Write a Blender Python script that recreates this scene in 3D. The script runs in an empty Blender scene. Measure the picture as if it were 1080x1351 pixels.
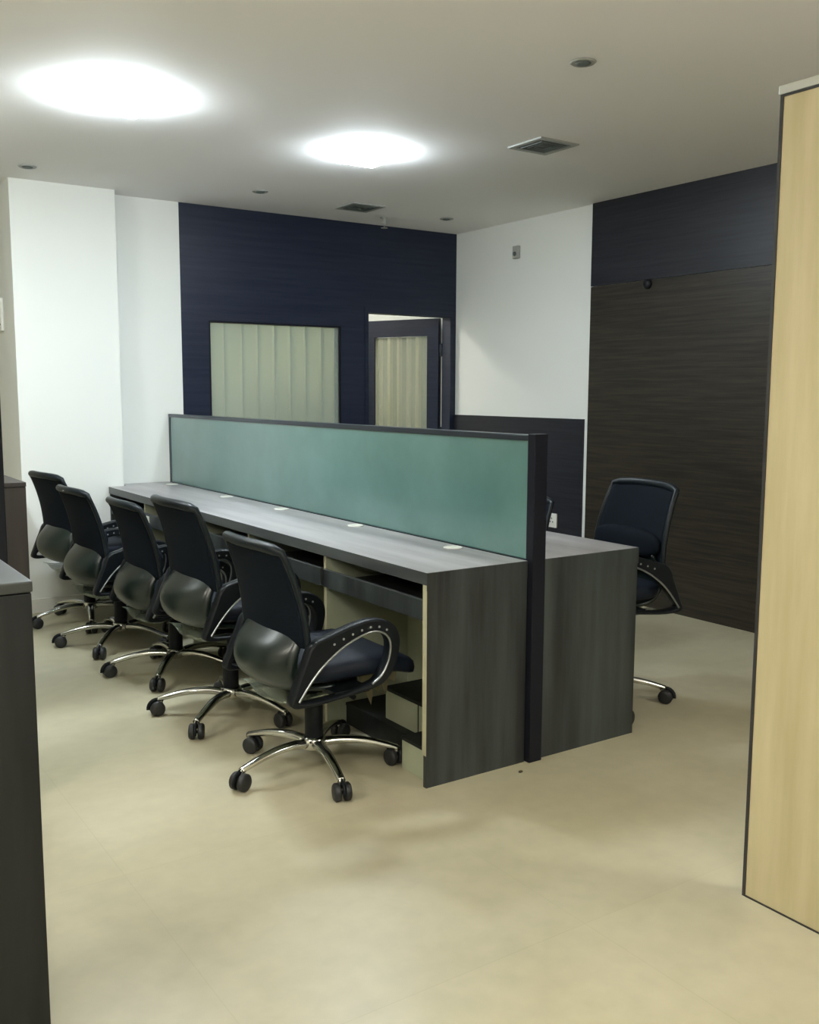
import bpy, bmesh, math, random
from mathutils import Vector, Matrix
random.seed(7)
sc = bpy.context.scene
COL = sc.collection
PI = math.pi

# ------------------------------------------------------------------ room dimensions (metres)
H = 2.569                     # ceiling height
XR = 4.644                    # right wall
YB = 6.235                    # back wall (dark, with window and door)
CY = 6.09                     # face of the white column
CX0, CX1 = 1.311, 1.926       # column sides
XDARK = 2.386                 # where the dark cladding begins
XL, YN, YF = -2.6, -2.6, 8.4  # far left wall, wall behind the camera, back of the rooms beyond
D0, D1, DY0 = 1.827, 2.832, 2.601   # desk block
XS = 2.295                    # screen
ZT = 0.75

# ------------------------------------------------------------------ materials
def mat(name, col, rough=0.6, metal=0.0, spec=0.5, bump=0.0, bscale=60, var=0.0, vscale=(3,3,3), col2=None, coat=0.0, detail=5):
    m = bpy.data.materials.new(name); m.use_nodes = True
    nt = m.node_tree; N = nt.nodes; L = nt.links
    b = N['Principled BSDF']
    b.inputs['Base Color'].default_value = (*col, 1)
    b.inputs['Roughness'].default_value = rough
    b.inputs['Metallic'].default_value = metal
    b.inputs['Specular IOR Level'].default_value = spec
    b.inputs['Coat Weight'].default_value = coat; b.inputs['Coat Roughness'].default_value = .22
    tc = N.new('ShaderNodeTexCoord')
    if col2 is not None:
        mp = N.new('ShaderNodeMapping'); mp.inputs['Scale'].default_value = vscale
        L.new(tc.outputs['Object'], mp.inputs['Vector'])
        nz = N.new('ShaderNodeTexNoise'); nz.inputs['Scale'].default_value = 1.0; nz.inputs['Detail'].default_value = detail
        nz.inputs['Roughness'].default_value = 0.6
        L.new(mp.outputs[0], nz.inputs['Vector'])
        r = N.new('ShaderNodeValToRGB')
        r.color_ramp.elements[0].position = 0.36; r.color_ramp.elements[1].position = 0.66
        r.color_ramp.elements[0].color = (*col, 1); r.color_ramp.elements[1].color = (*col2, 1)
        L.new(nz.outputs['Fac'], r.inputs[0]); L.new(r.outputs[0], b.inputs['Base Color'])
    if bump > 0:
        nb = N.new('ShaderNodeTexNoise'); nb.inputs['Scale'].default_value = bscale; nb.inputs['Detail'].default_value = 4
        L.new(tc.outputs['Object'], nb.inputs['Vector'])
        bp = N.new('ShaderNodeBump'); bp.inputs['Strength'].default_value = bump; bp.inputs['Distance'].default_value = 0.004
        L.new(nb.outputs['Fac'], bp.inputs['Height']); L.new(bp.outputs[0], b.inputs['Normal'])
    return m

def emis(name, col, s):
    m = bpy.data.materials.new(name); m.use_nodes = True
    b = m.node_tree.nodes['Principled BSDF']
    b.inputs['Base Color'].default_value = (.8,.8,.8,1)
    b.inputs['Emission Color'].default_value = (*col,1); b.inputs['Emission Strength'].default_value = s
    return m

M = {}
M['white']   = mat('white_paint', (.78,.80,.77), .62, bump=.05, bscale=90)
M['cream']   = mat('cream_paint', (.72,.68,.58), .65, bump=.05, bscale=90)
M['ceiling'] = mat('ceiling_paint', (.87,.86,.85), .8, bump=.04, bscale=120)
M['navy']    = mat('dark_cladding', (.008,.012,.030), .42, col2=(.014,.020,.039), vscale=(2,2,45), bump=.05, bscale=50)
M['wenge']   = mat('wenge_laminate', (.016,.014,.011), .38, col2=(.038,.031,.022), vscale=(2.5,2.5,75), bump=.05, bscale=60)
M['navyhaze'] = mat('navy_and_hazed_wenge', (.012,.013,.019), .4, col2=(.021,.022,.029), vscale=(2.5,2.5,75), bump=.05, bscale=60)
M['floor']   = None
M['desk']    = mat('grey_oak_laminate', (.013,.014,.015), .42, col2=(.050,.062,.060), vscale=(9,9,.7), bump=.04, bscale=70, detail=8)
M['top']     = mat('grey_oak_top', (.24,.23,.235), .34, col2=(.40,.385,.39), vscale=(9,1.0,9), bump=.03, bscale=70, detail=8)
M['topedge'] = mat('grey_oak_edge', (.045,.05,.05), .42, col2=(.09,.10,.095), vscale=(9,1.0,9))
M['lipping'] = mat('cream_edge_band', (.42,.40,.27), .55)
M['inner']   = mat('cream_board', (.34,.37,.26), .6, col2=(.40,.42,.30), vscale=(4,4,4))
M['black']   = mat('black_metal', (.010,.011,.016), .35)
M['rail']    = mat('dark_anodised_rail', (.05,.06,.075), .3, metal=.7)
M['glass']   = mat('teal_frosted_glass', (.075,.165,.150), .30, col2=(.105,.205,.190), vscale=(3,3,3), coat=.8)
M['leather'] = mat('black_leather', (.006,.010,.013), .38, bump=.10, bscale=160, spec=.6)
M['shell']   = mat('black_gloss_shell', (.006,.013,.011), .30, spec=.6)
M['mesh']    = mat('black_mesh_fabric', (.004,.007,.012), .85, bump=.5, bscale=420)
M['seat']    = mat('black_seat_fabric', (.007,.011,.020), .58, bump=.3, bscale=300)
M['plastic'] = mat('black_plastic', (.006,.008,.010), .42)
M['chrome']  = mat('chrome', (.62,.62,.58), .16, metal=1)
M['armtrim'] = mat('satin_trim', (.35,.37,.38), .28, metal=.9)
M['wheel']   = mat('black_rubber', (.012,.013,.014), .5)
M['beige']   = mat('beige_oak_board', (.42,.36,.205), .5, col2=(.50,.44,.275), vscale=(14,14,1.3), bump=.05, bscale=60, detail=8)
M['alu']     = mat('aluminium', (.62,.64,.62), .28, metal=.9)
M['gasket']  = mat('black_gasket', (.02,.02,.02), .6)
M['darkcab'] = mat('dark_cabinet_laminate', (.007,.008,.0085), .5, col2=(.014,.016,.016), vscale=(14,14,1.2), bump=.05, bscale=70)
M['browncab']= mat('brown_cabinet_laminate', (.022,.019,.018), .45, col2=(.042,.035,.031), vscale=(14,14,1.2))
M['cabtop']  = mat('dark_cabinet_top', (.024,.028,.027), .4)
M['whiteplastic'] = mat('white_plastic', (.72,.72,.68), .4)
M['grey']    = mat('grey_plastic', (.34,.35,.33), .5)
M['darkgrey']= mat('dark_grille', (.11,.13,.125), .5)
M['blind']   = mat('blind_fabric', (.60,.60,.47), .8)
M['paper']   = mat('paper', (.7,.72,.62), .7)
M['debris']  = mat('dirt', (.06,.05,.03), .8)
M['torn']    = mat('ragged_shadow', (.13,.115,.06), .7)
M['hole']    = mat('pale_rivet', (.25,.27,.26), .4)

for k,sv in (('mesh',.12),('seat',.25),('plastic',.18),('leather',.25),('black',.15),('navy',.3),('navyhaze',.3),('wenge',.3),('darkcab',.3)): M[k].node_tree.nodes['Principled BSDF'].inputs['Specular IOR Level'].default_value=sv
# translucent vertical blinds
m = M['blind']; nt = m.node_tree; b = nt.nodes['Principled BSDF']
tr = nt.nodes.new('ShaderNodeBsdfTranslucent'); tr.inputs[0].default_value = (.72,.74,.56,1)
mx = nt.nodes.new('ShaderNodeMixShader'); mx.inputs[0].default_value = .5
nt.links.new(b.outputs[0], mx.inputs[1]); nt.links.new(tr.outputs[0], mx.inputs[2])
nt.links.new(mx.outputs[0], nt.nodes['Material Output'].inputs[0])

def film(name, col, alpha, rough=.2):
    m = bpy.data.materials.new(name); m.use_nodes = True
    nt = m.node_tree; b = nt.nodes['Principled BSDF']
    b.inputs['Base Color'].default_value = (*col,1); b.inputs['Roughness'].default_value = rough
    t = nt.nodes.new('ShaderNodeBsdfTransparent')
    mx = nt.nodes.new('ShaderNodeMixShader'); mx.inputs[0].default_value = alpha
    nt.links.new(t.outputs[0], mx.inputs[1]); nt.links.new(b.outputs[0], mx.inputs[2])
    nt.links.new(mx.outputs[0], nt.nodes['Material Output'].inputs[0])
    return m
M['pane'] = film('window_glass_film', (.52,.60,.54), .33, .25)
M['doorpane'] = film('door_glass', (.45,.52,.45), .18, .1)
M['bag'] = film('clear_plastic_cover', (.45,.52,.42), .45, .25)

# floor: large pale vinyl tiles, slightly blotchy
m = bpy.data.materials.new('beige_vinyl_tiles'); m.use_nodes = True; M['floor'] = m
nt = m.node_tree; N = nt.nodes; L = nt.links; b = N['Principled BSDF']
tc = N.new('ShaderNodeTexCoord')
n1 = N.new('ShaderNodeTexNoise'); n1.inputs['Scale'].default_value = 1.1; n1.inputs['Detail'].default_value = 2
n2 = N.new('ShaderNodeTexNoise'); n2.inputs['Scale'].default_value = 14; n2.inputs['Detail'].default_value = 8
L.new(tc.outputs['Object'], n1.inputs['Vector']); L.new(tc.outputs['Object'], n2.inputs['Vector'])
r1 = N.new('ShaderNodeValToRGB')
r1.color_ramp.elements[0].position=.40; r1.color_ramp.elements[1].position=.60
r1.color_ramp.elements[0].color=(.47,.435,.295,1); r1.color_ramp.elements[1].color=(.54,.50,.355,1)
L.new(n1.outputs['Fac'], r1.inputs[0])
mixn = N.new('ShaderNodeMixRGB'); mixn.blend_type='MULTIPLY'; mixn.inputs[0].default_value=.22
L.new(r1.outputs[0], mixn.inputs[1]); L.new(n2.outputs['Fac'], mixn.inputs[2])
mp = N.new('ShaderNodeMapping'); mp.inputs['Location'].default_value=(.12,.12,0)
L.new(tc.outputs['Object'], mp.inputs['Vector'])
br = N.new('ShaderNodeTexBrick'); br.offset=0; br.inputs['Scale'].default_value=1.0
br.inputs['Brick Width'].default_value=.9; br.inputs['Row Height'].default_value=.9
br.inputs['Mortar Size'].default_value=.0018; br.inputs['Mortar Smooth'].default_value=.3
br.inputs['Color1'].default_value=(1,1,1,1); br.inputs['Color2'].default_value=(.965,.965,.965,1); br.inputs['Mortar'].default_value=(.93,.925,.91,1)
L.new(mp.outputs[0], br.inputs['Vector'])
mix2 = N.new('ShaderNodeMixRGB'); mix2.blend_type='MULTIPLY'; mix2.inputs[0].default_value=1
L.new(mixn.outputs[0], mix2.inputs[1]); L.new(br.outputs['Color'], mix2.inputs[2])
L.new(mix2.outputs[0], b.inputs['Base Color'])
b.inputs['Roughness'].default_value=.34; b.inputs['Specular IOR Level'].default_value=.45

# ------------------------------------------------------------------ mesh helpers
def bm_box(bm, x0,y0,z0,x1,y1,z1, mi=0, bev=0.0):
    vs = [bm.verts.new(v) for v in ((x0,y0,z0),(x1,y0,z0),(x1,y1,z0),(x0,y1,z0),(x0,y0,z1),(x1,y0,z1),(x1,y1,z1),(x0,y1,z1))]
    fs = []
    for q in ((3,2,1,0),(4,5,6,7),(0,1,5,4),(1,2,6,5),(2,3,7,6),(3,0,4,7)):
        f = bm.faces.new([vs[i] for i in q]); f.material_index = mi; fs.append(f)
    if bev > 0:
        es = set(e for f in fs for e in f.edges)
        bmesh.ops.bevel(bm, geom=list(es), offset=bev, segments=2, profile=.6, affect='EDGES')

def bm_tube(bm, pts, rad, n=10, mi=0, flat=1.0, up=Vector((0,0,1)), cap=True):
    pts = [Vector(p) for p in pts]
    rads = rad if isinstance(rad, (list,tuple)) else [rad]*len(pts)
    rings = []
    for i,p in enumerate(pts):
        a = pts[max(0,i-1)]; c = pts[min(len(pts)-1,i+1)]
        t = (c-a).normalized()
        s = t.cross(up)
        if s.length < 1e-4: s = t.cross(Vector((0,1,0)))
        s.normalize(); u = s.cross(t).normalized()
        rings.append([bm.verts.new(p + s*math.cos(k*2*PI/n)*rads[i] + u*math.sin(k*2*PI/n)*rads[i]*flat) for k in range(n)])
    for a,c in zip(rings, rings[1:]):
        for k in range(n):
            f = bm.faces.new((a[k],a[(k+1)%n],c[(k+1)%n],c[k])); f.material_index = mi; f.smooth = True
    if cap:
        for r in (rings[0][::-1], rings[-1]):
            f = bm.faces.new(r); f.material_index = mi

def bm_lathe(bm, prof, n=20, axis='Z', c=(0,0,0), mi=0):
    c = Vector(c); rings = []
    for r,h in prof:
        ring = []
        for k in range(n):
            a = 2*PI*k/n
            v = Vector((r*math.cos(a), r*math.sin(a), h))
            if axis == 'Y': v = Vector((v.x, v.z, v.y))
            if axis == 'X': v = Vector((v.z, v.x, v.y))
            ring.append(bm.verts.new(c+v))
        rings.append(ring)
    for a,b_ in zip(rings, rings[1:]):
        for k in range(n):
            f = bm.faces.new((a[k],a[(k+1)%n],b_[(k+1)%n],b_[k])); f.smooth = True; f.material_index = mi
    for r in (rings[0][::-1], rings[-1]):
        f = bm.faces.new(r); f.material_index = mi

def bm_prism(bm, poly, z0, z1, mi=0, bev=0):
    lo = [bm.verts.new((x,y,z0)) for x,y in poly]; hi = [bm.verts.new((x,y,z1)) for x,y in poly]
    n = len(poly); fs = [bm.faces.new(lo[::-1]), bm.faces.new(hi)]
    for i in range(n): fs.append(bm.faces.new((lo[i],lo[(i+1)%n],hi[(i+1)%n],hi[i])))
    for f in fs: f.material_index = mi
    return fs

def build(name, bm, mats, parent=None, smooth_angle=None):
    bmesh.ops.recalc_face_normals(bm, faces=bm.faces[:])
    me = bpy.data.meshes.new(name); bm.to_mesh(me); bm.free()
    if not isinstance(mats, (list,tuple)): mats = [mats]
    for m in mats: me.materials.append(m)
    o = bpy.data.objects.new(name, me); COL.objects.link(o)
    if parent is not None: o.parent = parent
    return o

def box(name, dims, m, parent=None, bev=0.0):
    bm = bmesh.new(); bm_box(bm, *dims, bev=bev)
    return build(name, bm, m, parent)

def tag(o, label, cat, group=None):
    o['label'] = label; o['category'] = cat
    if group: o['group'] = group
    return o

def empty(name, loc=(0,0,0), rz=0):
    o = bpy.data.objects.new(name, None); o.empty_display_size = .1
    COL.objects.link(o); o.location = loc; o.rotation_euler = (0,0,rz)
    return o

def struct(o, label=None, cat=None):
    o['kind'] = 'structure'
    if label: o['label'] = label
    if cat: o['category'] = cat
    return o

def catmull(pts, n=8, closed=False):
    P = [Vector(p) for p in pts]; out = []
    m_ = len(P); rng = range(m_) if closed else range(m_-1)
    for i in rng:
        if closed: p0,p1,p2,p3 = P[(i-1)%m_],P[i],P[(i+1)%m_],P[(i+2)%m_]
        else: p0,p1,p2,p3 = P[max(i-1,0)],P[i],P[i+1],P[min(i+2,m_-1)]
        for k in range(n):
            t = k/n
            out.append(.5*((2*p1)+(-p0+p2)*t+(2*p0-5*p1+4*p2-p3)*t*t+(-p0+3*p1-3*p2+p3)*t**3))
    if not closed: out.append(P[-1])
    return out

# ------------------------------------------------------------------ ROOM
def room_box(name, dims, m, label, cat):
    return struct(box(name, dims, m), label, cat)

room_box('floor', (XL-.1, YN-.1, -.08, XR+.2, YF+.1, 0), M['floor'], 'beige vinyl tile floor of the office', 'floor')
room_box('ceiling', (XL-.1, YN-.1, H, XR+.2, YF+.1, H+.1), M['ceiling'], 'plain off white ceiling of the office', 'ceiling')
room_box('wall_left', (XL-.1, YN, 0, XL, YF, H), M['cream'], 'cream wall far left, outside the view', 'wall')
room_box('wall_near', (XL, YN-.1, 0, XR, YN, H), M['white'], 'white wall behind the viewer', 'wall')
room_box('wall_far', (XL, YF, 0, XR, YF+.1, H), M['cream'], 'cream wall at the end of the rooms beyond', 'wall')
room_box('wall_right', (XR, YN, 0, XR+.15, YF, H), M['white'], 'white wall on the right behind the dark panels', 'wall')

# white column block with the cream side that runs away on its left
bm = bmesh.new()
bm_box(bm, CX0, CY, 0, CX1, YF, H)
struct(build('wall_column', bm, M['white']), 'bright white column at the far end of the desks', 'wall')
bm = bmesh.new()
bm_box(bm, CX1, YB, 0, XDARK, YB+.1, H)
struct(build('wall_recess', bm, M['white']), 'narrow white wall between the column and the dark wall', 'wall')
bm = bmesh.new(); bm_box(bm, CX0-.012, CY+.0, 0, CX0, YF, .085); bm_box(bm, CX0-.012, CY-.012, 0, CX1+.002, CY, .085)
struct(build('baseboard_column', bm, M['whiteplastic']), 'white skirting around the foot of the column', 'baseboard')

# dark back wall with openings for the window and the door
WX0, WX1, WZ0, WZ1 = 2.578, 3.600, .90, 1.822
DX0, DX1, DZ1 = 3.832, 4.585, 1.930
WT = .10
bm = bmesh.new()
y0, y1 = YB, YB+WT
bm_box(bm, XDARK, y0, 0, WX0, y1, H)
bm_box(bm, WX0, y0, WZ1, WX1, y1, H)
bm_box(bm, WX0, y0, 0, WX1, y1, WZ0)
bm_box(bm, WX1, y0, 0, DX0, y1, H)
bm_box(bm, DX0, y0, DZ1, DX1, y1, H)
bm_box(bm, DX1, y0, 0, XR, y1, H)
struct(build('wall_back', bm, M['navy']), 'dark navy clad wall with window and door', 'wall')

# window: thin frame and hazy pane
w = empty('window_1', ((WX0+WX1)/2, YB, WZ0)); struct(w, 'wide hazy window in the dark wall', 'window')
def wbox(nm, d, m): 
    o = box(nm, d, m, w); o.matrix_parent_inverse = Matrix.Translation(-Vector(w.location)); return o
bm = bmesh.new()
for d in ((WX0,YB+.004,WZ0,WX0+.012,YB+.05,WZ1),(WX1-.012,YB+.004,WZ0,WX1,YB+.05,WZ1),(WX0+.012,YB+.004,WZ1-.012,WX1-.012,YB+.05,WZ1),(WX0+.012,YB+.004,WZ0,WX1-.012,YB+.05,WZ0+.012)):
    bm_box(bm,*d)
o = build('window_frame', bm, M['black'], w); o.matrix_parent_inverse = Matrix.Translation(-Vector(w.location))
wbox('window_pane', (WX0+.012, YB+.02, WZ0+.012, WX1-.012, YB+.026, WZ1-.012), M['pane'])

# vertical blinds behind the window
def blind_bm(x0, x1, z0, z1, step, amp, ph=0.0):
    bm = bmesh.new(); x = x0; i = 0
    while x < x1-.01:
        a = amp*(.25+.75*abs(math.sin(i*1.37+ph)))
        xe = min(x+step*1.22, x1)
        n = 4; top=[]; bot=[]
        for k in range(n+1):
            t = k/n; xx = x+(xe-x)*t; yy = a*(t-.5)*2*.5 + .004*math.sin(PI*t)
            top.append(bm.verts.new((xx,yy,z1))); bot.append(bm.verts.new((xx,yy,z0)))
        for k in range(n):
            f = bm.faces.new((bot[k],bot[k+1],top[k+1],top[k])); f.smooth = True
        x += step; i += 1
    r = bmesh.ops.extrude_face_region(bm, geom=bm.faces[:])
    bmesh.ops.translate(bm, verts=[v for v in r['geom'] if isinstance(v, bmesh.types.BMVert)], vec=(0,.0012,0))
    return bm
bt = empty('vertical_blind', ((WX0+WX1)/2, YB+.19, WZ0-.1))
tag(bt, 'pale vertical blind hanging behind the wide window', 'blind')
o = build('blind_slats', blind_bm(-.58,.58,0,WZ1-WZ0+.14,.127,.055,.4), M['blind'], bt)
o = box('head_rail', (-.6,-.02,WZ1-WZ0+.141,.6,.02,WZ1-WZ0+.175), M['whiteplastic'], bt)

# right wall cladding and low panel
bm = bmesh.new(); TH=.022
bm_box(bm, XR-TH, YN, 0, XR, 4.726, 2.036); bm_box(bm, XR-TH-.002, YN, 2.040, XR, 4.726, H, mi=1)  # upper board: bluish lamp haze on the wenge put into its colour
struct(build('wall_cladding', bm, [M['wenge'],M['navyhaze']]), 'dark wenge laminate covering the right wall', 'wall cladding')
tag(box('low_wall_panel', (XR-.02, 4.774, 0, XR, YB, 1.170), M['navyhaze']), 'low dark panel fixed to the right wall beside the door', 'panel')

# room beyond the dark wall
room_box('wall_beyond_side', (CX1, YB+.1, 0, CX1+.4, YF, H), M['white'], 'side wall of the lit room behind the dark wall', 'wall')
room_box('wall_beyond', (CX1+.4, 8.0, 0, XR, 8.1, H), M['white'], 'white wall of the room behind the door', 'wall')

# door: jambs are structure; open leaf with glass and blind
d = empty('door_1', (DX1-.006, YB+WT+.022, 0), 0); struct(d, 'open dark framed glass door leaf', 'door')
LW = .70; TH_OPEN = math.radians(67)
d.rotation_euler = (0,0,PI-TH_OPEN)      # local +x runs from hinge to free edge
def dbox(nm, dm, m, bev=0): return box(nm, dm, m, d, bev)
S = .105
LZ = DZ1-.001
bm = bmesh.new()
bm_box(bm, .004,-.02,.01, .004+S,.02,LZ); bm_box(bm, LW-S*.75,-.02,.01, LW,.02,LZ)
bm_box(bm, .004+S,-.02,LZ-.135, LW-S*.75,.02,LZ); bm_box(bm, .004+S,-.02,.01, LW-S*.75,.02,.26)
build('door_frame', bm, M['navy'], d)
dbox('door_glass', (.004+S,-.004,.26, LW-S*.75,.004,LZ-.135), M['doorpane'])
o = build('door_blind', blind_bm(.004+S+.002, LW-S*.75-.002, .27, LZ-.14, .092, .05, 1.2), M['blind'], d); o.location.y = -.013
for hz in (.35, 1.02, 1.68):
    bm = bmesh.new(); bm_lathe(bm, [(.008,hz-.05),(.008,hz+.05)], 10, c=(0,0,0)); bm_box(bm,-.018,-.006,hz-.05,.004,.006,hz+.05); build('hinge', bm, M['rail'], d)
bm = bmesh.new(); bm_tube(bm, [(LW-.05,.02,.98),(LW-.05,.05,.98),(LW-.05,.05,1.02),(LW-.16,.05,1.02)], .008, 8); bm_tube(bm, [(LW-.05,-.02,.98),(LW-.05,-.05,.98),(LW-.05,-.05,1.02),(LW-.16,-.05,1.02)], .008, 8)
build('door_handle', bm, M['armtrim'], d)
# door trim
bm = bmesh.new()
bm_box(bm, DX1, YB-.008, 0, DX1+.035, YB, DZ1+.035); bm_box(bm, DX0-.03, YB-.008, 0, DX0, YB, DZ1+.035); bm_box(bm, DX0, YB-.008, DZ1, DX1, YB, DZ1+.035)
struct(build('trim_1', bm, M['navy']), 'dark trim around the door opening', 'trim')

# ------------------------------------------------------------------ CEILING FITTINGS
LAMPW = .32
def ceiling_lamp(x, y, label, s, col=(.86,.92,1.0), w=LAMPW, drop=.055, th=.06):
    """square opal light body; stem and drop shaped to throw light on the ceiling"""
    r = empty('ceiling_light', (x,y,H)); tag(r, label, 'ceiling light', 'square ceiling lights')
    h=w/2
    bm = bmesh.new(); bm_box(bm,-.05,-.05,-.012,.05,.05,0,bev=.003); bm_box(bm,-.02,-.02,-drop,.02,.02,-.0122)
    build('canopy', bm, M['whiteplastic'], r)
    bm = bmesh.new(); bm_box(bm,-h,-h,-drop-th,h,h,-drop-.0005,bev=.012)
    build('diffuser', bm, emis('lamp_glow', col, s), r)
    return r
LS = 110
WARM=(1,.96,.86)  # for unseen lights; their long drop is added to brighten the ceiling
ceiling_lamp(1.335, 4.17, 'glaring square ceiling light at upper left, above the chairs', LS*1.15, (.84,.94,1), w=.28, drop=.013, th=.034)
ceiling_lamp(2.69, 4.40, 'glaring square ceiling light above the desk screen', LS, (.84,.94,1), w=.23, drop=.013, th=.036)
ceiling_lamp(.20, .55, 'unseen square light over the foreground floor, hung low to brighten the ceiling', 58, WARM, drop=.5)
ceiling_lamp(.30, 4.85, 'unseen square fill light over the far left aisle, added to brighten the column', 60, (.92,1,.99), w=.26)  # unseen light added to whiten the column face
ceiling_lamp(-.9, 2.2, 'unseen square light over the left aisle, hung low to brighten the ceiling', 58, WARM, drop=.5)
ceiling_lamp(-.3, -1.2, 'unseen square light behind the viewer, hung low to brighten the ceiling', 58, WARM, drop=.5)
ceiling_lamp(3.3, .2, 'unseen square light behind the tall beige partition, hung low to brighten the ceiling', 58, WARM, drop=.5)
lb = ceiling_lamp(3.3, 7.3, 'ceiling light of the room behind the dark wall', 42, (1,.97,.88))

def downlight(x, y, label, r_=.042):
    r = empty('recessed_downlight', (x,y,H)); tag(r, label, 'downlight', 'small recessed downlights')
    bm = bmesh.new(); bm_lathe(bm, [(r_,0),(r_+.008,-.003),(r_+.002,-.008),(r_-.006,-.006)], 24); build('trim_ring', bm, M['grey'], r)
    bm = bmesh.new(); bm_lathe(bm, [(r_-.012,-.0062),(r_-.018,-.012),(.008,-.014)], 24); build('lens', bm, M['darkgrey'], r)
downlight(1.337,5.73,'small unlit downlight above the white column')
downlight(2.672,5.608,'small unlit downlight in front of the dark wall top left')
downlight(2.641,2.772,'small unlit downlight nearest, in the open ceiling at upper right')
downlight(4.163,5.71,'small unlit downlight near the far corner above the door')

def vent(x, y, label, s):
    r = empty('air_vent', (x,y,H)); tag(r, label, 'air vent', 'square ceiling air vents')
    h = s/2; bm = bmesh.new()
    for a,b_ in ((h,h-.028),):
        bm_box(bm,-a,-a,-.008,a,-b_,0); bm_box(bm,-a,b_,-.008,a,a,0); bm_box(bm,-a,-b_,-.008,-b_,b_,0); bm_box(bm,b_,-b_,-.008,a,b_,0)
    build('vent_frame', bm, M['grey'], r)
    g = h-.028
    bm = bmesh.new(); bm_box(bm,-g,-g,-.003,g,g,-.0005); 
    k = g-.018
    while k > .02:
        a=k; b2=k-.006
        for q in ((-a,-a,-.011,a,-b2,-.003),(-a,b2,-.011,a,a,-.003),(-a,-b2,-.011,-b2,b2,-.003),(b2,-b2,-.011,a,b2,-.003)): bm_box(bm,*q)
        k -= .022
    build('vent_louvres', bm, M['darkgrey'], r)
vent(3.35,3.785,'square grey air vent in the open ceiling, larger in the photo', .25)
vent(3.44,5.70,'square grey air vent near the top of the dark wall', .25)
bm = bmesh.new(); bm_lathe(bm, [(.03,0),(.03,-.006),(.010,-.010),(.010,-.045),(.006,-.05)],16); bm_lathe(bm,[(.003,-.05),(.003,-.07),(.024,-.072),(.024,-.076)],16)
o = build('fire_sprinkler', bm, M['grey']); o.location=(3.78,5.93,H-.0001); tag(o,'small fire sprinkler hanging from ceiling above the dark wall','sprinkler')

# wall sensor, dark spot, socket, switch
r = empty('wall_sensor', (XR, 5.496, 2.348)); tag(r, 'small grey sensor high on the white right wall','sensor')
bm = bmesh.new(); bm_box(bm,-.03,-.03,-.045,0,.03,.045,bev=.008); build('sensor_body', bm, M['grey'], r)
bm = bmesh.new(); bm_lathe(bm,[(.016,-.031),(.012,-.042),(.004,-.045)],16,axis='X',c=(0,0,-.012)); build('sensor_lens', bm, M['darkgrey'], r)
bm = bmesh.new(); bm_lathe(bm,[(.030,0),(.030,-.012),(.022,-.022),(.008,-.024)],20,axis='X')
o = build('call_point', bm, M['black']); o.location=(XR-TH,4.231,2.013); tag(o,'small dark round fitting high on the wenge wall','wall fitting')
r = empty('wall_socket', (XR-.02,5.045,.455)); tag(r,'white socket plate on the low dark panel, behind the far chair','socket')
bm = bmesh.new(); bm_box(bm,-.012,-.045,-.05,0,.045,.05,bev=.003); build('socket_plate', bm, M['whiteplastic'], r)
bm = bmesh.new(); 
for yy,zz in ((0,.015),(-.012,-.01),(.012,-.01)): bm_lathe(bm,[(.005,-.0122),(.005,-.0135)],10,axis='X',c=(0,yy,zz))
build('socket_holes', bm, M['black'], r)
r = empty('wall_switch', (CX0,6.44,1.81)); tag(r,'cream switch plate on the wall left of the column','switch')
bm = bmesh.new(); bm_box(bm,-.016,-.06,-.10,0,.06,.10,bev=.004); build('switch_plate', bm, M['whiteplastic'], r)
bm = bmesh.new(); bm_lathe(bm,[(.006,-.0162),(.006,-.019)],12,axis='X',c=(0,-.035,-.06)); build('screw', bm, M['black'], r)

# ------------------------------------------------------------------ LEFT DESK
YE = CY-.004
desk = empty('workstation_desk', (D0, DY0, 0)); tag(desk,'long grey wood workstation desk in front, on the chairs side of the teal screen','desk')
def dk(name, dims, m, bev=0, parent=desk):
    o = box(name, dims, m, parent, bev); o.matrix_parent_inverse = Matrix.Translation(-Vector(desk.location)); return o
def dkb(name, bm, m, parent=desk):
    o = build(name, bm, m, parent); o.matrix_parent_inverse = Matrix.Translation(-Vector(desk.location)); return o
TT = .042; XQ = XS-.028
bm = bmesh.new()
fs = bm_prism(bm, [(D0,DY0+.001),(XQ,DY0+.001),(XQ,YB-.006),(CX1+.012,YB-.006),(CX1+.012,YE),(D0,YE)], ZT-TT, ZT)
for f in fs[2:]: f.material_index = 1
fs[0].material_index = 1
dkb('worktop', bm, [M['top'], M['topedge']])
bm = bmesh.new(); bm_box(bm, D0+.002, DY0, 0, XQ, DY0+.018, ZT-TT-.0005)
dkb('end_panel', bm, M['desk'])
# face of the end panel rises flush with the top: slim apron in the same veneer
dk('end_apron', (D0, DY0-.0015, ZT-TT-.02, XQ, DY0+.0005, ZT-.001), M['desk'])
bm = bmesh.new(); bm_box(bm, D0-.001, DY0+.001, .115, D0+.0016, DY0+.022, ZT-TT-.001)
dkb('edge_band', bm, M['lipping'])
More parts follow.
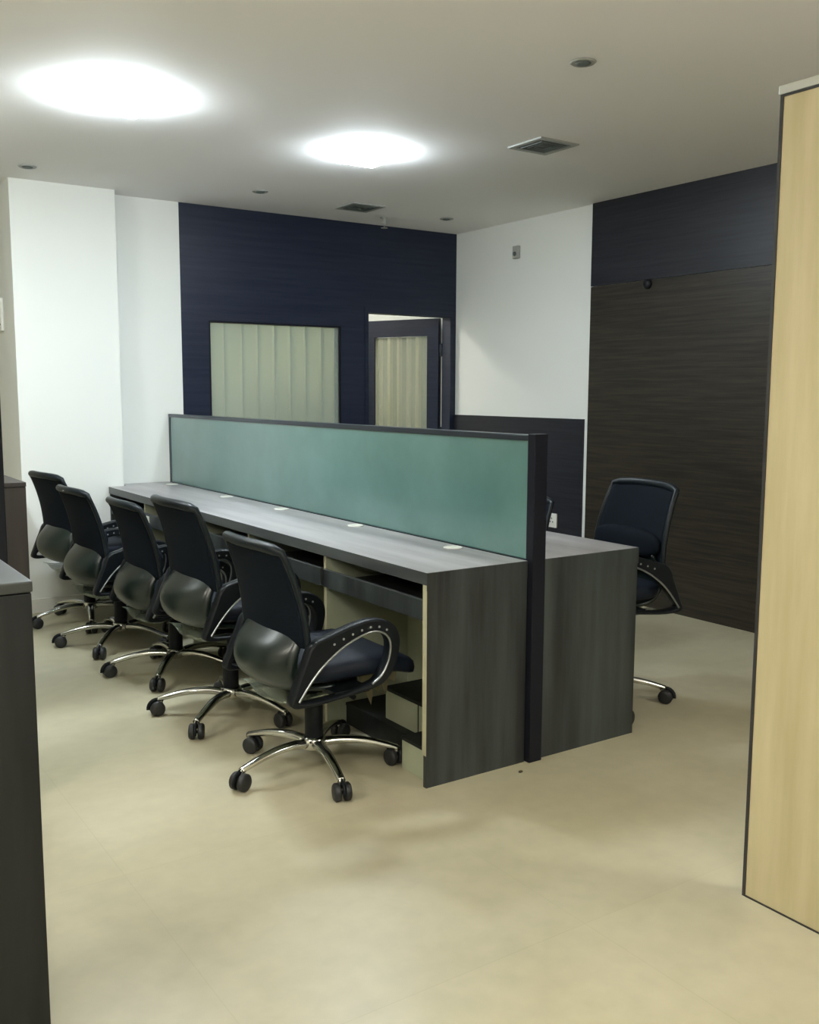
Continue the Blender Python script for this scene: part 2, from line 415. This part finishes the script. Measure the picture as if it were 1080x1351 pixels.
# modesty panel + side dividers
bm = bmesh.new(); bm_box(bm, XQ-.03, DY0+.018, .05, XQ-.012, YE-.002, ZT-TT-.0005)
dkb('modesty_panel', bm, M['inner'])
divs = [3.333, 4.05, 4.76, 5.474]
for y in divs:
    bm = bmesh.new(); bm_box(bm, D0+.022, y-.009, 0, XQ-.0305, y+.009, ZT-TT-.0005); e = dkb('divider_panel', bm, M['inner'])
    bm = bmesh.new(); bm_box(bm, D0+.019, y-.0095, 0, D0+.0215, y+.0095, ZT-TT-.001); o = dkb('edge_band', bm, M['lipping'], e)
    o.matrix_parent_inverse = Matrix.Identity(4); o.matrix_parent_inverse = Matrix.Translation(-Vector(desk.location)) @ Matrix.Identity(4)
    o.matrix_parent_inverse = Matrix.Identity(4)   # e keeps its own offset below
dk('far_panel', (D0+.004, YE-.02, 0, XQ-.0305, YE-.002, ZT-TT-.0005), M['desk'])
ys = [DY0+.018] + divs + [YE-.02]
for i in range(5):
    a, b_ = ys[i]+.012, ys[i+1]-.012
    fr = dk('keyboard_tray', (D0+.004, a, .582, D0+.018, b_, .650), M['desk'])
    tr_ = box('tray_board', (D0+.0182, a, .588, XQ-.11, b_, .604), M['desk'], fr)
    tr_.matrix_parent_inverse = Matrix.Identity(4)
    eb = box('tray_edge', (D0+.0035, a, .6502, D0+.0185, b_, .6525), M['lipping'] if False else M['topedge'], fr)
# sticker on the fourth/fifth rail
dk('paper_sticker', (D0+.0028, 5.355, .600, D0+.0038, 5.405, .640), M['paper'])
# stepped boxes at the near end under the top
bm = bmesh.new(); bm_box(bm, 1.862, DY0+.02, 0, 1.876, 2.80, .108); bm_box(bm, 1.858, DY0+.02, .1085, 1.949, 2.802, .120, mi=1); bm_box(bm, 1.8765, 2.786, 0, 1.949, 2.80, .108)
dkb('front_box', bm, [M['inner'], M['darkcab']])
bm = bmesh.new(); bm_box(bm, 1.935, 2.803, 0, 1.949, 3.322, .078, mi=1); bm_box(bm, 1.9495, DY0+.02, .0785, XQ-.0305, 3.322, .090, mi=1); bm_box(bm, 1.932, 2.803, .0785, 1.949, 3.322, .090, mi=1)
dkb('plinth_ledge', bm, [M['inner'], M['darkcab']])
bm = bmesh.new(); bm_box(bm, 1.965, DY0+.02, .0905, 1.979, 3.07, .205); bm_box(bm, 1.958, DY0+.02, .2055, 2.17, 3.074, .217, mi=1); bm_box(bm, 1.9795, 3.056, .0905, 2.17, 3.07, .205)
bm_box(bm, 1.9635, 2.845, .095, 1.9648, 2.850, .203, mi=1)
dkb('raised_box', bm, [M['inner'], M['darkcab']])
for gx,gy in ((2.215,6.02),(2.22,5.146),(2.22,4.455),(2.22,3.715),(2.215,2.978)):
    gx = 2.215
    bm = bmesh.new(); bm_lathe(bm,[(.033,0),(.038,.0),(.038,.003),(.034,.0045),(.029,.0045),(.027,.002),(.027,0)],28)
    g = build('cable_grommet', bm, M['whiteplastic'], desk); g.location=(gx-D0,gy-DY0,ZT+.0003)
    bm = bmesh.new(); bm_lathe(bm,[(.0268,.0008),(.0268,.0032),(.02,.0036)],28)
    c = build('grommet_cap', bm, M['paper'], g)

# ------------------------------------------------------------------ RIGHT DESK
XP = XS+.0385
rd = empty('workstation_desk', (D1, DY0, 0)); tag(rd,'grey wood workstation desk behind the teal screen, facing the wenge wall','desk')
def rdo(o): o.matrix_parent_inverse = Matrix.Translation(-Vector(rd.location)); return o
bm = bmesh.new(); fs = bm_prism(bm, [(XP,DY0-.004),(D1,DY0-.004),(D1,YB-.06),(XP,YB-.06)], ZT-TT, ZT)
for f in fs[2:]: f.material_index=1
rdo(build('worktop', bm, [M['top'],M['topedge']], rd))
rdo(box('end_panel', (XP,DY0-.003,0,D1-.002,DY0+.016,ZT-TT-.0005), M['desk'], rd))
rdo(box('end_apron', (XP,DY0-.0065,ZT-TT-.02,D1,DY0-.0045,ZT-.001), M['desk'], rd))
rdo(box('modesty_panel', (XP+.012,DY0+.017,.05,XP+.03,YB-.065,ZT-TT-.0005), M['inner'], rd))
for y in (3.40,4.28,5.10,5.70): rdo(box('divider_panel', (XP+.031,y-.009,0,D1-.03,y+.009,ZT-TT-.0005), M['inner'], rd))
rdo(box('far_panel', (XP+.031,YB-.08,0,D1-.004,YB-.062,ZT-TT-.0005), M['desk'], rd))
# small latch at the edge of the end panel
rdo(box('panel_clip', (D1+.0005,DY0+.02,.662,D1+.012,DY0+.04,.672), M['armtrim'], rd))

# ------------------------------------------------------------------ SCREEN
HS = 1.199
scn = empty('desk_screen', (XS, DY0, 0)); tag(scn,'long teal frosted glass screen dividing the two desks, with black end post','screen')
def so(o): o.matrix_parent_inverse = Matrix.Translation(-Vector(scn.location)); return o
bm = bmesh.new(); bm_box(bm, XS-.022, DY0-.022, 0, XS+.038, DY0+.018, HS+.004, bev=.003)
so(build('end_post', bm, M['black'], scn))
so(box('glass_panel', (XS-.012, DY0+.019, ZT+.002, XS+.012, YB-.03, HS-.022), M['glass'], scn))
so(box('top_rail', (XS-.018, DY0+.019, HS-.0215, XS+.03, YB-.006, HS), M['rail'], scn, .003))
so(box('bottom_rail', (XS-.018, DY0+.019, .55, XS+.018, YB-.006, ZT+.0015), M['rail'], scn))
so(box('wall_post', (XS-.016, YB-.0295, ZT+.002, XS+.028, YB-.006, HS-.022), M['rail'], scn))

# ------------------------------------------------------------------ CHAIRS
def grid_surface(bm, fn, nu, nv, thick, mi=0, smooth=True):
    """closed shell from fn(u,v)->(point, normal) with thickness"""
    A = [[None]*(nv+1) for _ in range(nu+1)]; B = [[None]*(nv+1) for _ in range(nu+1)]
    P = [[Vector(fn(i/nu, j/nv)) for j in range(nv+1)] for i in range(nu+1)]
    for i in range(nu+1):
        for j in range(nv+1):
            du = P[min(i+1,nu)][j]-P[max(i-1,0)][j]; dv = P[i][min(j+1,nv)]-P[i][max(j-1,0)]
            n = du.cross(dv)
            n = n.normalized() if n.length > 1e-9 else Vector((1,0,0))
            A[i][j] = bm.verts.new(P[i][j]+n*thick/2); B[i][j] = bm.verts.new(P[i][j]-n*thick/2)
    def fc(vs):
        f = bm.faces.new(vs); f.smooth = smooth; f.material_index = mi
    for i in range(nu):
        for j in range(nv):
            fc((A[i][j],A[i+1][j],A[i+1][j+1],A[i][j+1])); fc((B[i][j+1],B[i+1][j+1],B[i+1][j],B[i][j]))
    for i in range(nu):
        fc((A[i][0],B[i][0],B[i+1][0],A[i+1][0])); fc((A[i+1][nv],B[i+1][nv],B[i][nv],A[i][nv]))
    for j in range(nv):
        fc((A[0][j+1],B[0][j+1],B[0][j],A[0][j])); fc((A[nu][j],B[nu][j],B[nu][j+1],A[nu][j+1]))

def back_pt(u, v):
    # u lateral 0..1, v 0 bottom .. 1 top
    s = u*2-1
    hw = .242 - .022*v**1.5
    z = .545 + .335*v - .014*(abs(s)**4)*v
    xe = -.148 - .012*v - .068*v*v
    x = xe - .040*(1-s*s)
    return (x, s*hw, z)
def shell_pt(u, v):
    s = u*2-1
    # v 0 top (under mesh) -> 1 beneath the seat
    prof = [(-.178,.585),(-.212,.555),(-.252,.515),(-.266,.470),(-.250,.425),(-.205,.392),(-.130,.378),(-.04,.376)]
    t = v*(len(prof)-1); i = min(int(t), len(prof)-2); f = t-i
    a = prof[max(i-1,0)]; b_ = prof[i]; c = prof[i+1]; d_ = prof[min(i+2,len(prof)-1)]
    def cr(k): return .5*((2*b_[k])+(-a[k]+c[k])*f+(2*a[k]-5*b_[k]+4*c[k]-d_[k])*f*f+(-a[k]+3*b_[k]-3*c[k]+d_[k])*f**3)
    x, z = cr(0), cr(1)
    w_ = .196 + .012*math.sin(PI*min(v*1.2,1))
    wrap = .095*abs(s)**2.6*math.sin(PI*min(1,v*.8+.14))
    return (x+wrap, s*w_, z + .012*abs(s)**3)

def superq(bm, cx,cy,cz, ax,ay,az, e1=.35, e2=.35, nu=28, nv=14, warp=None, mi=0):
    def sp(w,e): c=math.cos(w); return math.copysign(abs(c)**e,c)
    def ss(w,e): c=math.sin(w); return math.copysign(abs(c)**e,c)
    rings=[]
    for j in range(1,nv):
        ph=-PI/2+PI*j/nv; ring=[]
        for i in range(nu):
            th=2*PI*i/nu
            p=Vector((cx+ax*sp(ph,e1)*sp(th,e2), cy+ay*sp(ph,e1)*ss(th,e2), cz+az*ss(ph,e1)))
            if warp: p=Vector(warp(p))
            ring.append(bm.verts.new(p))
        rings.append(ring)
    for a,c in zip(rings,rings[1:]):
        for k in range(nu):
            f=bm.faces.new((a[k],a[(k+1)%nu],c[(k+1)%nu],c[k])); f.smooth=True; f.material_index=mi
    for r in (rings[0][::-1],rings[-1]):
        f=bm.faces.new(r); f.smooth=True; f.material_index=mi

ARM_OUT = [(-.228,.372),(-.212,.430),(-.178,.510),(-.150,.565),(-.085,.588),(0,.612),(.080,.622),(.145,.605),(.183,.555),(.178,.485),(.142,.415),(.085,.385),(-.06,.368),(-.16,.362)]
ARM_IN  = [(-.206,.386),(-.182,.420),(-.146,.464),(-.108,.500),(-.050,.540),(.010,.568),(.070,.583),(.118,.570),(.142,.535),(.136,.478),(.108,.428),(.070,.402),(-.05,.382),(-.15,.376)]

def arm_bm(side):
    bm = bmesh.new(); y0 = side*.262; n=6
    O = catmull([(x,0,z) for x,z in ARM_OUT], n, True); I = catmull([(x,0,z) for x,z in ARM_IN], n, True)
    K = len(O); t=.024
    rows=[]
    for k in range(K):
        o_, i_ = O[k], I[k]
        dirv = (o_-i_); L_=dirv.length; e = dirv/L_ if L_>1e-6 else Vector((0,0,1))
        c = min(.006, L_*.3)
        pts = [(o_-e*c,-t),(o_,-t+.007),(o_,t-.007),(o_-e*c,t),(i_+e*c,t),(i_,t-.005),(i_,-t+.005),(i_+e*c,-t)]
        rows.append([bm.verts.new((p.x,y0+yy,p.z)) for p,yy in pts])
    for k in range(K):
        a,c = rows[k], rows[(k+1)%K]
        for q in range(8):
            f=bm.faces.new((a[q],a[(q+1)%8],c[(q+1)%8],c[q])); f.smooth = q not in (3,7)
    # pale rivets through the pad
    for (rx,rz) in ((-.075,.560),(-.040,.573),(-.005,.584),(.030,.593),(.064,.599),(.098,.596),(.128,.582)):
        for sgn in (-1,1):
            bm_lathe(bm,[(.0042,0),(.0042,.0012*sgn)],8,axis='Y',c=(rx,y0+sgn*(t+.0002),rz),mi=1)
    return bm

def make_chair():
    root = empty('office_chair')
    up = []   # parts riding on the gas lift
    bm = bmesh.new(); grid_surface(bm, back_pt, 14, 14, .012); up.append(build('backrest', bm, M['mesh'], root))
    # frame round the mesh: thick padded top, thin sides
    bm = bmesh.new()
    rim = [back_pt(0,v/10) for v in range(0,10)] 
    top = [back_pt(u/12,1) for u in range(0,13)]
    rim2 = [back_pt(1,v/10) for v in range(9,-1,-1)]
    pts = rim+top+rim2
    rads = [.011]*len(rim)+[.013]+[.018]*(len(top)-2)+[.013]+[.011]*len(rim2)
    bm_tube(bm, pts, rads, 10)
    up.append(build('back_frame', bm, M['leather'], root))
    bm = bmesh.new()
    superq(bm, -.132,0,.635, .026,.222,.058, .7,.6, warp=lambda p:(p.x-.034*(1-(p.y/.24)**2)+.012*math.cos(p.y*9),p.y,p.z))
    up.append(build('lumbar_pad', bm, M['mesh'], root))
    bm = bmesh.new(); grid_surface(bm, shell_pt, 16, 20, .016); up.append(build('back_shell', bm, M['shell'], root))
    def sw(p):
        x,y,z = p
        if x > .15: z -= (x-.15)**2*1.8
        if x < -.1: z += (-.1-x)**2*1.0
        z += -.010*(1-(y/.25)**2)*(1 if z>.44 else 0)
        return (x,y,z)
    bm = bmesh.new(); superq(bm, .065,0,.446, .260,.238,.046, .55,.38, warp=sw); up.append(build('seat', bm, M['seat'], root))
    for s in (-1,1):
        a = build('armrest', arm_bm(s), [M['plastic'],M['hole']], root); up.append(a)
        C = catmull([(x,0,z) for x,z in ARM_IN[:12]], 6)
        bm = bmesh.new(); bm_tube(bm, [(p.x, s*.262+s*.0245, p.z) for p in C], .0042, 8, up=Vector((0,1,0)))
        build('arm_trim', bm, M['armtrim'], a)
        bm = bmesh.new(); bm_box(bm, -.06, min(s*.15,s*.262), .370, .075, max(s*.15,s*.262), .388, bev=.003)
        up.append(build('arm_bracket', bm, M['plastic'], root))
    bm = bmesh.new(); bm_box(bm,-.11,-.075,.330,.11,.075,.392,bev=.012); bm_lathe(bm,[(.02,0),(.028,.01),(.028,.06),(.02,.07)],14,axis='X',c=(.10,0,.335))
    mech = build('tilt_mechanism', bm, M['plastic'], root); up.append(mech)
    bm = bmesh.new(); bm_tube(bm,[(.02,-.07,.355),(.03,-.16,.350),(.035,-.225,.346)],[.005,.005,.009],8)
    build('lever', bm, M['plastic'], mech)
    bm = bmesh.new(); bm_lathe(bm,[(.014,.22),(.014,.335)],14); up.append(build('gas_piston', bm, M['plastic'], root))
    # clear protective sheet sagging below the seat
    def bag(u,v):
        s=u*2-1
        return (-.20+.26*v, s*(.17-.03*v)+.012*math.sin(9*v+s*3), .368-.075*math.sin(PI*(.15+.85*v))*(.6+.4*math.cos(s*2.4))-.006*math.sin(14*u))
    bm = bmesh.new(); grid_surface(bm, bag, 14, 12, .0012); up.append(build('plastic_cover', bm, M['bag'], root))
    nup = [o for o in up]
    bm = bmesh.new(); bm_lathe(bm,[(.030,.085),(.033,.09),(.033,.23),(.026,.262)],20); low=[build('lift_sleeve', bm, M['plastic'], root)]
    bm = bmesh.new(); bm_lathe(bm,[(.030,.072),(.044,.080),(.044,.112),(.036,.122)],24); low.append(build('base_hub', bm, M['chrome'], root))
    # spokes and casters
    sp = bmesh.new()
    P = [(.040,0,.098),(.09,0,.104),(.15,0,.102),(.21,0,.092),(.265,0,.078),(.305,0,.066)]
    C = catmull(P,4); R=[.022-.008*i/(len(C)-1) for i in range(len(C))]
    bm_tube(sp, C, R, 12, flat=.75)
    bm_lathe(sp,[(.010,.052),(.012,.056),(.012,.072)],12,c=(.298,0,0))
    for k in range(5):
        if k==0: leg0=build('base_leg', sp, M['chrome'], root); lg=leg0
        else:
            lg=leg0.copy(); COL.objects.link(lg); lg.parent=root
        lg['k']=k; lg['isleg']=1
    def caster_bm():
        bm=bmesh.new()
        for s in (-1,1):
            bm_lathe(bm,[(.018,s*.006),(.029,s*.007),(.031,s*.011),(.031,s*.024),(.026,s*.029),(.010,s*.030)],20,axis='Y',c=(.012,0,.031))
        return bm
    def hood_bm():
        bm=bmesh.new()
        pts=[(.012+.034*math.cos(a),0,.031+.034*math.sin(a)) for a in [PI*(-.05+i*.8/8) for i in range(9)]]
        bm_tube(bm, pts, .010, 8, flat=.5, up=Vector((0,1,0)))
        bm_lathe(bm,[(.009,.040),(.009,.058)],12)
        bm_lathe(bm,[(.006,-.008),(.006,.008)],10,axis='Y',c=(.012,0,.0285))
        return bm
    for k in range(5):
        if k==0: c0=build('caster', caster_bm(), M['wheel'], root); h0=build('caster_hood', hood_bm(), M['plastic'], c0); c=c0
        else:
            c=c0.copy(); COL.objects.link(c); c.parent=root
            h=h0.copy(); COL.objects.link(h); h.parent=c
        c['k']=k; c['iscast']=1
    return root

def kids(o): return [c for c in COL.objects if c.parent == o]
LOWN = ('lift_sleeve','base_hub','base_leg','caster')
def copy_chair(src):
    r = src.copy(); COL.objects.link(r)
    for ch in kids(src):
        c = ch.copy(); COL.objects.link(c); c.parent = r
        for g in kids(ch):
            g2 = g.copy(); COL.objects.link(g2); g2.parent = c
    return r
def pose_chair(root, x, y, face, base, dz, swiv, label, group):
    root.location=(x,y,0); root.rotation_euler=(0,0,math.radians(face))
    for ch in kids(root):
        nm = ch.name.split('.')[0]
        if nm in LOWN:
            if 'isleg' in ch: ch.rotation_euler=(0,0,math.radians(base-face+72*ch['k']))
            if 'iscast' in ch:
                a=math.radians(base-face+72*ch['k']); ch.location=(.298*math.cos(a),.298*math.sin(a),0)
                ch.rotation_euler=(0,0,math.radians(swiv[ch['k']]-face))
        else: ch.location.z = dz
    tag(root,label,'office chair',group)
ch0 = make_chair()
GL='office chairs along the near desk'; GR='office chairs behind the far desk'
specs = [
 (1.600,2.980,   0, 187, -.030,(205,255,100,20,300),'nearest black office chair, in front, at the near end of the desk',GL),
 (1.590,3.690,   1, 148,  .037,(170,240,100,20,300),'tall black office chair second from the front of the desk row',GL),
 (1.620,4.410,   0, 162, -.038,(180,230,60,10,280),'black office chair in the middle of the desk row, its back lower than its neighbours',GL),
 (1.565,5.080,   3, 160, -.032,(170,240,100,20,300),'black office chair fourth from the front, overlapping the last one',GL),
 (1.575,5.695,   8, 184,  .000,(190,240,80,10,300),'farthest black office chair of the row, against the white column',GL),
 (2.992,2.970, 170, 323,  .075,(300,20,80,150,200),'black office chair beyond the right end of the desks, by the wenge wall',GR),
 (3.100,3.860, 180, 260, -.075,(200,20,80,150,220),'black office chair mostly hidden behind the screen post, only a sliver showing',GR),
]
roots=[]
allc=[ch0]+[copy_chair(ch0) for _ in specs[1:]]
for r_,s in zip(allc,specs): pose_chair(r_,*s)
for o in COL.objects:
    for k in ('k','isleg','iscast'):
        if k in o: del o[k]

# ragged sheet standing in for the shadow shape under the nearest chair
bm = bmesh.new()
out = [(-.07,0),(.09,0),(.085,-.05),(.06,-.035),(.055,-.085),(.03,-.05),(.015,-.075),(-.005,-.045),(-.02,-.105),(-.045,-.06),(-.06,-.04)]
lo=[bm.verts.new((x,.010*math.sin(x*40),z)) for x,z in out]; hi=[bm.verts.new((x,.010*math.sin(x*40)+.0015,z)) for x,z in out]
bm.faces.new(lo); bm.faces.new(hi[::-1])
for i in range(len(out)): bm.faces.new((lo[i],hi[i],hi[(i+1)%len(out)],lo[(i+1)%len(out)]))
tw = build('ragged_shadow', bm, M['torn'], allc[0]); tw.location=(.165,-.15,.372); tw.scale=(1,1,1.15)

# ------------------------------------------------------------------ FOREGROUND: partition and cabinets
PX, PY, PH = 2.134, 1.553, 2.095
part = empty('tall_partition', (PX, PY, 0)); tag(part,'tall beige wood partition board with metal edge at the right','partition')
def po(o): o.matrix_parent_inverse = Matrix.Translation(-Vector(part.location)); return o
PY1 = .15
po(box('wood_board', (PX+.004, PY1, .004, PX+.046, PY-.014, PH-.022), M['beige'], part))
bm = bmesh.new(); bm_box(bm, PX, PY1, PH-.0215, PX+.05, PY, PH, bev=.002); bm_box(bm, PX+.010, PY-.0045, 0, PX+.05, PY+.001, PH-.0216)
po(build('metal_edge', bm, M['alu'], part))
bm = bmesh.new(); bm_box(bm, PX+.0015, PY-.0138, 0, PX+.012, PY-.0046, PH-.0216); bm_box(bm, PX+.002, PY1, PH-.0275, PX+.0035, PY-.0139, PH-.0216)
po(build('dark_gasket', bm, M['gasket'], part))
po(box('floor_seal', (PX+.001, PY1, 0, PX+.05, PY-.014, .0038), M['gasket'], part))

NX, NY, NZ = .41, 1.854, 1.0
cab = empty('storage_cabinet', (NX-.45, NY, 0)); tag(cab,'dark grey storage cabinet in the left foreground, cut off by the frame','cabinet')
def co(o): o.matrix_parent_inverse = Matrix.Translation(-Vector(cab.location)); return o
bm = bmesh.new(); bm_box(bm, NX-.9, NY+.018, .06, NX-.001, NY+.42, NZ-.022, bev=.002)
co(build('carcass', bm, M['darkcab'], cab))
bm = bmesh.new(); bm_box(bm, NX-.902, NY-.001, NZ-.0215, NX, NY+.422, NZ, bev=.004)
co(build('top_panel', bm, [M['cabtop']], cab))
for i in range(2):
    x0=NX-.899+i*.45
    dd = co(box('door', (x0,NY,.062,x0+.446,NY+.017,NZ-.024), M['darkcab'], cab, .0015))
    xh = x0+.40 if i==0 else x0+.04
    bm=bmesh.new(); bm_tube(bm,[(xh,NY,.62),(xh,NY-.02,.62),(xh,NY-.02,.74),(xh,NY,.74)],.004,8)
    build('handle', bm, M['armtrim'], dd)
co(box('plinth', (NX-.88,NY+.03,0,NX-.01,NY+.40,.0595), M['black'], cab))

BX, BY, BZ = .975, 4.45, .95
cb = empty('storage_cabinet', (BX-.4, BY, 0)); tag(cb,'low brown wood cabinet at the far left, beside the column wall','cabinet')
def bo(o): o.matrix_parent_inverse = Matrix.Translation(-Vector(cb.location)); return o
bo(box('carcass', (BX-.8,BY+.017,.05,BX-.001,BY+.42,BZ-.02), M['browncab'], cb, .002))
bo(box('top_panel', (BX-.802,BY-.002,BZ-.0195,BX,BY+.422,BZ), M['browncab'], cb, .002))
for i in range(2):
    x0=BX-.799+i*.4
    dd=bo(box('door',(x0,BY,.052,x0+.397,BY+.0165,BZ-.0215),M['browncab'],cb,.001))
    xh = x0+.36 if i==0 else x0+.04
    bm=bmesh.new(); bm_tube(bm,[(xh,BY,.62),(xh,BY-.018,.62),(xh,BY-.018,.72),(xh,BY,.72)],.004,8); build('handle', bm, M['armtrim'], dd)
bo(box('plinth',(BX-.79,BY+.03,0,BX-.01,BY+.40,.0495),M['black'],cb))

# dark upright at the very left edge of the view
up_ = empty('partition_screen', (.60,3.40,0)); tag(up_,'black edge of a partition screen at the far left of the frame','partition')
def uo(o): o.matrix_parent_inverse = Matrix.Translation(-Vector(up_.location)); return o
uo(box('upright_post', (.545-.03,3.20,0,.545+.092,3.24,1.45), M['black'], up_, .003))
uo(box('screen_board', (-.3,3.21,.1,.5145,3.23,1.43), M['browncab'], up_))
uo(box('foot', (.50,3.05,0,.56,3.199,.03), M['black'], up_, .003))

# speck of dirt on the floor
bm=bmesh.new(); superq(bm,0,0,.004,.009,.006,.004,.9,.9,10,6); o=build('dirt_speck',bm,M['debris']); o.location=(2.191,2.53,0.0002); tag(o,'tiny dark crumb on the floor before the desk end','crumb')

# ------------------------------------------------------------------ CAMERA
F_PX=1278.43; yaw,pit,rol=[math.radians(a) for a in (34.023,7.078,.205)]
Fv=Vector((math.sin(yaw)*math.cos(pit), math.cos(yaw)*math.cos(pit), -math.sin(pit)))
Rv=Vector((math.cos(yaw),-math.sin(yaw),0)); Uv=Rv.cross(Fv)
R2=math.cos(rol)*Rv+math.sin(rol)*Uv; U2=-math.sin(rol)*Rv+math.cos(rol)*Uv
cam=bpy.data.cameras.new('camera'); co_=bpy.data.objects.new('camera',cam); COL.objects.link(co_)
cam.sensor_fit='HORIZONTAL'; cam.sensor_width=36; cam.lens=36*F_PX/1080; cam.clip_start=.05
mw=Matrix.Identity(4)
for i in range(3): mw[i][0]=R2[i]; mw[i][1]=U2[i]; mw[i][2]=-Fv[i]
mw[2][3]=1.350; co_.matrix_world=mw
sc.camera=co_

w=bpy.data.worlds.new('world'); sc.world=w; w.use_nodes=True
w.node_tree.nodes['Background'].inputs[0].default_value=(.5,.6,.7,1); w.node_tree.nodes['Background'].inputs[1].default_value=.05
sc.view_settings.view_transform='Standard'; sc.view_settings.look='None'; sc.view_settings.gamma=1; sc.view_settings.use_curve_mapping=False
sc.view_settings.exposure=0.3
